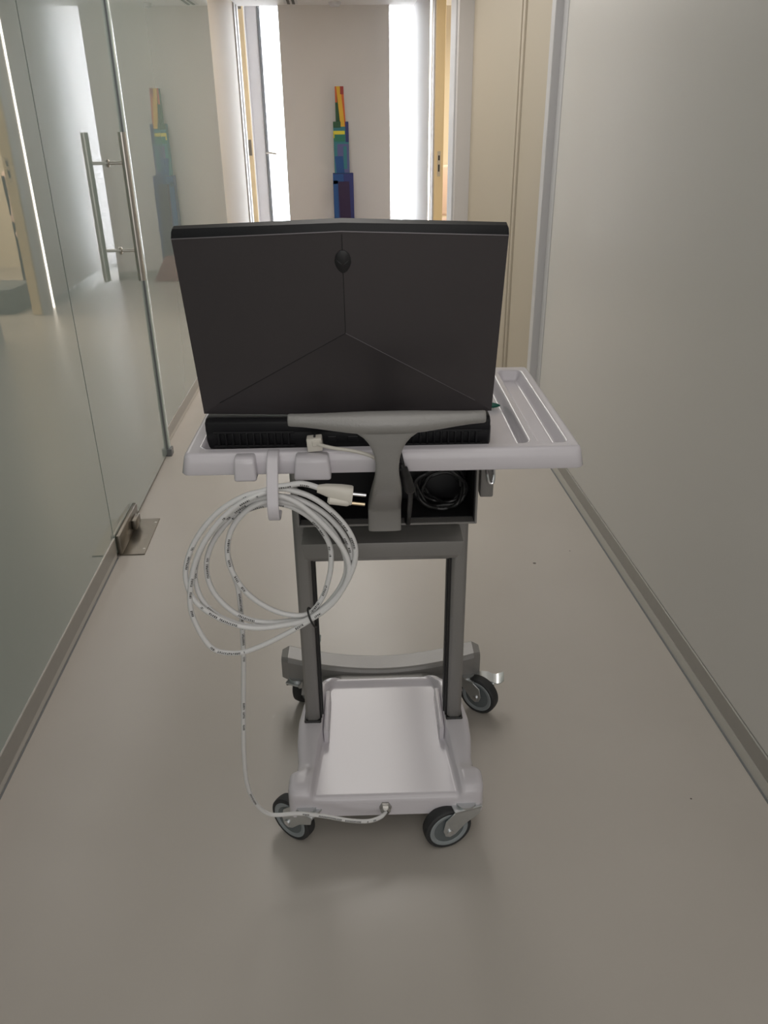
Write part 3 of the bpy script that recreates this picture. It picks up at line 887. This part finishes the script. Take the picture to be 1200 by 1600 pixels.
# ------------------------------------------------------------ cords, plugs, small things (cart coordinates turned into the room's)
CORD = [ (-0.092,-0.158,0.889), (-0.108,-0.158,0.895), (-0.122,-0.158,0.897), (-0.141,-0.158,0.894), (-0.157,-0.157,0.892), (-0.174,-0.157,0.886), (-0.202,-0.157,0.878), (-0.237,-0.157,0.857), (-0.268,-0.157,0.824), (-0.290,-0.157,0.786), (-0.300,-0.156,0.747), (-0.293,-0.156,0.709), (-0.270,-0.156,0.681), (-0.236,-0.156,0.660), (-0.199,-0.156,0.652), (-0.157,-0.155,0.656), (-0.119,-0.155,0.667), (-0.077,-0.155,0.703), (-0.052,-0.155,0.746), (-0.044,-0.155,0.785), (-0.053,-0.155,0.818), (-0.075,-0.155,0.849), (-0.104,-0.154,0.873), (-0.136,-0.154,0.886), (-0.157,-0.154,0.887), (-0.191,-0.162,0.878), (-0.220,-0.161,0.859), (-0.247,-0.161,0.832), (-0.271,-0.161,0.797), (-0.288,-0.160,0.755), (-0.298,-0.160,0.701), (-0.292,-0.159,0.659), (-0.276,-0.159,0.622), (-0.256,-0.158,0.609), (-0.226,-0.157,0.608), (-0.189,-0.157,0.623), (-0.151,-0.157,0.644), (-0.116,-0.156,0.666), (-0.084,-0.156,0.692), (-0.062,-0.155,0.726), (-0.055,-0.155,0.759), (-0.065,-0.154,0.792), (-0.089,-0.153,0.827), (-0.116,-0.153,0.856), (-0.137,-0.153,0.871), (-0.158,-0.152,0.876), (-0.194,-0.145,0.865), (-0.227,-0.145,0.842), (-0.262,-0.145,0.808), (-0.282,-0.145,0.770), (-0.289,-0.145,0.736), (-0.282,-0.145,0.698), (-0.261,-0.145,0.670), (-0.224,-0.145,0.651), (-0.182,-0.145,0.648), (-0.139,-0.146,0.656), (-0.115,-0.146,0.664), (-0.081,-0.146,0.693), (-0.057,-0.146,0.734), (-0.050,-0.146,0.771), (-0.061,-0.146,0.807), (-0.084,-0.146,0.839), (-0.111,-0.146,0.860), (-0.138,-0.146,0.871), (-0.160,-0.146,0.869), (-0.198,-0.140,0.858), (-0.231,-0.140,0.830), (-0.257,-0.140,0.796), (-0.270,-0.141,0.760), (-0.268,-0.141,0.721), (-0.251,-0.141,0.688), (-0.223,-0.141,0.663), (-0.188,-0.142,0.653), (-0.152,-0.142,0.655), (-0.119,-0.142,0.664), (-0.090,-0.142,0.686), (-0.065,-0.143,0.725), (-0.059,-0.143,0.762), (-0.074,-0.143,0.806), (-0.098,-0.143,0.838), (-0.125,-0.144,0.856), (-0.144,-0.144,0.862), (-0.160,-0.144,0.865), (-0.185,-0.150,0.862), (-0.206,-0.149,0.847), (-0.225,-0.148,0.822), (-0.234,-0.148,0.793), (-0.234,-0.147,0.759), (-0.218,-0.146,0.718), (-0.191,-0.145,0.688), (-0.157,-0.144,0.669), (-0.122,-0.144,0.668), (-0.099,-0.143,0.695), (-0.087,-0.142,0.729), (-0.082,-0.141,0.759), (-0.084,-0.140,0.791), (-0.104,-0.139,0.827), (-0.131,-0.139,0.849), (-0.151,-0.138,0.856), (-0.163,-0.137,0.856), (-0.185,-0.135,0.852), (-0.206,-0.133,0.842), (-0.227,-0.130,0.816), (-0.239,-0.128,0.779), (-0.236,-0.125,0.740), (-0.230,-0.123,0.704), (-0.230,-0.120,0.659), (-0.232,-0.117,0.610), (-0.236,-0.115,0.551), (-0.248,-0.100,0.444), (-0.259,-0.085,0.329), (-0.262,-0.070,0.239), (-0.251,-0.055,0.174), (-0.226,-0.045,0.137), (-0.174,-0.042,0.135), (-0.126,-0.040,0.124), (-0.076,-0.038,0.108), (-0.038,-0.033,0.099), (-0.013,-0.024,0.099), (-0.001,-0.012,0.102) ]
pc = cpart('power_cord', tube(CORD, .0041, 12, uv=True, n=5), M_cord, sharp=80)
pc['label'] = 'white printed mains cord coiled on the tray hook'
# plug
pp = Vector((-.096, -.158, .888)); pd = Vector((1, 0, -.13)).normalized()
def plug():
    bm = bmesh.new(); rings = []
    up = Vector((0, 0, 1)); up = (up - pd * up.dot(pd)).normalized(); side = Vector((0, 1, 0))
    for u_, hz, hy, off in ((0, .0052, .0052, .0005), (.004, .0062, .006, .0005), (.012, .0085, .0075, 0), (.024, .0110, .0085, -.0015), (.034, .0130, .0095, -.003), (.044, .0142, .0105, -.0045), (.049, .0142, .0105, -.0048), (.051, .0132, .0095, -.0048)):
        ring = []
        for q in range(24):
            a = 2 * math.pi * q / 24; ca, sa = math.cos(a), math.sin(a)
            ring.append(pp + pd * u_ + side * (hy * math.copysign(abs(ca) ** .7, ca)) + up * (off + hz * math.copysign(abs(sa) ** .7, sa)))
        rings.append(ring)
    join(bm, loft(rings))
    # lower lobe of the body
    rings = []
    for u_, r_ in ((.016, .004), (.019, .0072), (.044, .0078), (.047, .0066)):
        ring = []
        for q in range(16):
            a = 2 * math.pi * q / 16
            ring.append(pp + pd * u_ + side * (r_ * math.cos(a) - .003) + up * (-.0135 + r_ * .9 * math.sin(a)))
        rings.append(ring)
    join(bm, loft(rings))
    return bm, up
pm, up_ = plug()
for du, mi_ in ((-.001, 1), (-.0155, 2)):
    a = pp + pd * .046 + up_ * du + Vector((0, -.003, 0))
    join(pm, tube([a, a + pd * .024], .0024, 12, smooth=False), mi=mi_)
pl = finish('plug', pm, [M_ivory, M_chrome, M_brass], pc, sharp=40)
pl['label'] = 'ivory mains plug with two round pins'
tie_c = Vector((-.115, -.149, .665)); 
td = Vector((.93, 0, .36)).normalized()
tu = Vector((-td.z, 0, td.x))
finish('cable_tie', tube([tie_c + tu * (.0165 * math.cos(a)) + Vector((0, .0135 * math.sin(a), 0)) for a in [2 * math.pi * k / 16 for k in range(17)]], .0016, 8), M_black, pc)

# white data cable lying on the tray rim
dc = empty('data_cable', CO, CR)
tag(dc, 'short white data cable with a square plug resting on the tray rim behind the laptop', 'cable')
rj = bmesh.new()
join(rj, box(-.011, .011, -.009, .009, -.010, .010, .0016, 2))
join(rj, box(-.003, .009, -.0115, -.008, -.001, .007, .0008, 1))
bmesh.ops.transform(rj, matrix=Matrix.Translation((-.099, -.114, .941)) @ Matrix.Rotation(-.08, 4, 'Y'), verts=rj.verts)
rjo = finish('connector', rj, M_ivory, dc)
finish('latch', box(-.1005, -.0975, -.118, -.110, .950, .954, .0006, 1), M_black, dc)
finish('flex', tube([(-.095, -.125, .944), (-.085, -.129, .942), (-.070, -.131, .939), (-.050, -.132, .936), (-.032, -.133, .932), (-.016, -.134, .926), (-.006, -.136, .918), (.004, -.137, .906), (.010, -.132, .892)], .0026, 10), M_ivory, dc)

# black supply lead beside the handle stem
bcab = empty('supply_lead', CO, CR)
tag(bcab, 'black supply lead with a thick moulded joint hanging beside the handle stem', 'cable')
finish('flex', tube([(.010, -.072, .9345), (.017, -.100, .936), (.021, -.122, .936), (.024, -.134, .926), (.027, -.137, .912)], .0032, 10), M_black, bcab)
finish('joint', tube([(.025, -.137, .916), (.028, -.136, .904), (.033, -.128, .888), (.038, -.116, .868), (.0395, -.112, .862)], .0078, 14, rads=[.0045, .0072, .0080, .0082, .0076]), M_black, bcab)
finish('flex', tube([(.039, -.113, .864), (.041, -.090, .842), (.043, -.045, .806), (.045, .005, .768), (.046, .035, .745), (.045, .042, .728), (.043, .060, .7295), (.050, .10, .731)], .0038, 10), M_black, bcab)

# black lead coiled up in the box
lb = empty('coiled_lead', CO, CR)
tag(lb, 'black lead coiled loosely inside the right half of the open cable box', 'cable')
def coil(cx, cy, cz, rx, rz, turns, seed, r=.0034):
    rnd = random.Random(seed); P = []
    n = int(turns * 9)
    for k in range(n):
        a = 2 * math.pi * k / 9
        P.append((cx + (rx + rnd.uniform(-.008, .006)) * math.cos(a), cy + rnd.uniform(-.010, .014) + .012 * math.sin(a), cz + (rz + rnd.uniform(-.005, .004)) * math.sin(a)))
    return tube(P, r, 8, n=4)
M_lead = mat('black_lead', (0.02, 0.02, 0.021), 0.38)
finish('flex', coil(.105, .095, .772, .042, .036, 4, 3), M_lead, lb)
finish('flex', coil(.112, .115, .765, .036, .026, 3, 9, .003), M_lead, lb)
ad = empty('power_adapter', CO, CR)
tag(ad, 'black power adapter block in the back of the open cable box', 'adapter')
finish('body', box(.03, .15, .140, .170, .728, .80, .006, 2), M_boxliner, ad)
finish('strain_relief', tube([(.151, .155, .765), (.158, .150, .765)], .004, 8, smooth=False), M_black, ad)
wc = tag(finish('white_lead_loop', tube([(.052, .080, .846), (.056, .066, .834), (.068, .060, .828), (.082, .062, .831), (.088, .075, .841), (.090, .10, .850), (.086, .14, .848)], .0042, 10), M_ivory, loc=CO),
    'small loop of white lead at the top of the open cable box', 'cable')
wc.rotation_euler = (0, 0, CR)
# green pen lying in the tray
pn = empty('green_pen', CO, CR)
tag(pn, 'dark green pen lying on the tray, its tip past the right edge of the laptop', 'pen')
def penline(a, b, r, nm, m, cap=None):
    return finish(nm, tube([a, b], r, 14, smooth=False), m, pn)
A_, B_ = Vector((.100, .130, .9158)), Vector((.205, .116, .9158))
dv = (B_ - A_).normalized()
finish('barrel', tube([A_, A_.lerp(B_, .86)], .0050, 14, smooth=False), M_green, pn)
finish('tip', lathe([(.0050, 0), (.0046, .006), (.0034, .012), (.0016, .0165), (.0004, .018)], 16, dv, A_.lerp(B_, .86)), M_green, pn)
finish('clip', box(.104, .140, .1205, .1235, .9205, .9222), M_green, pn)
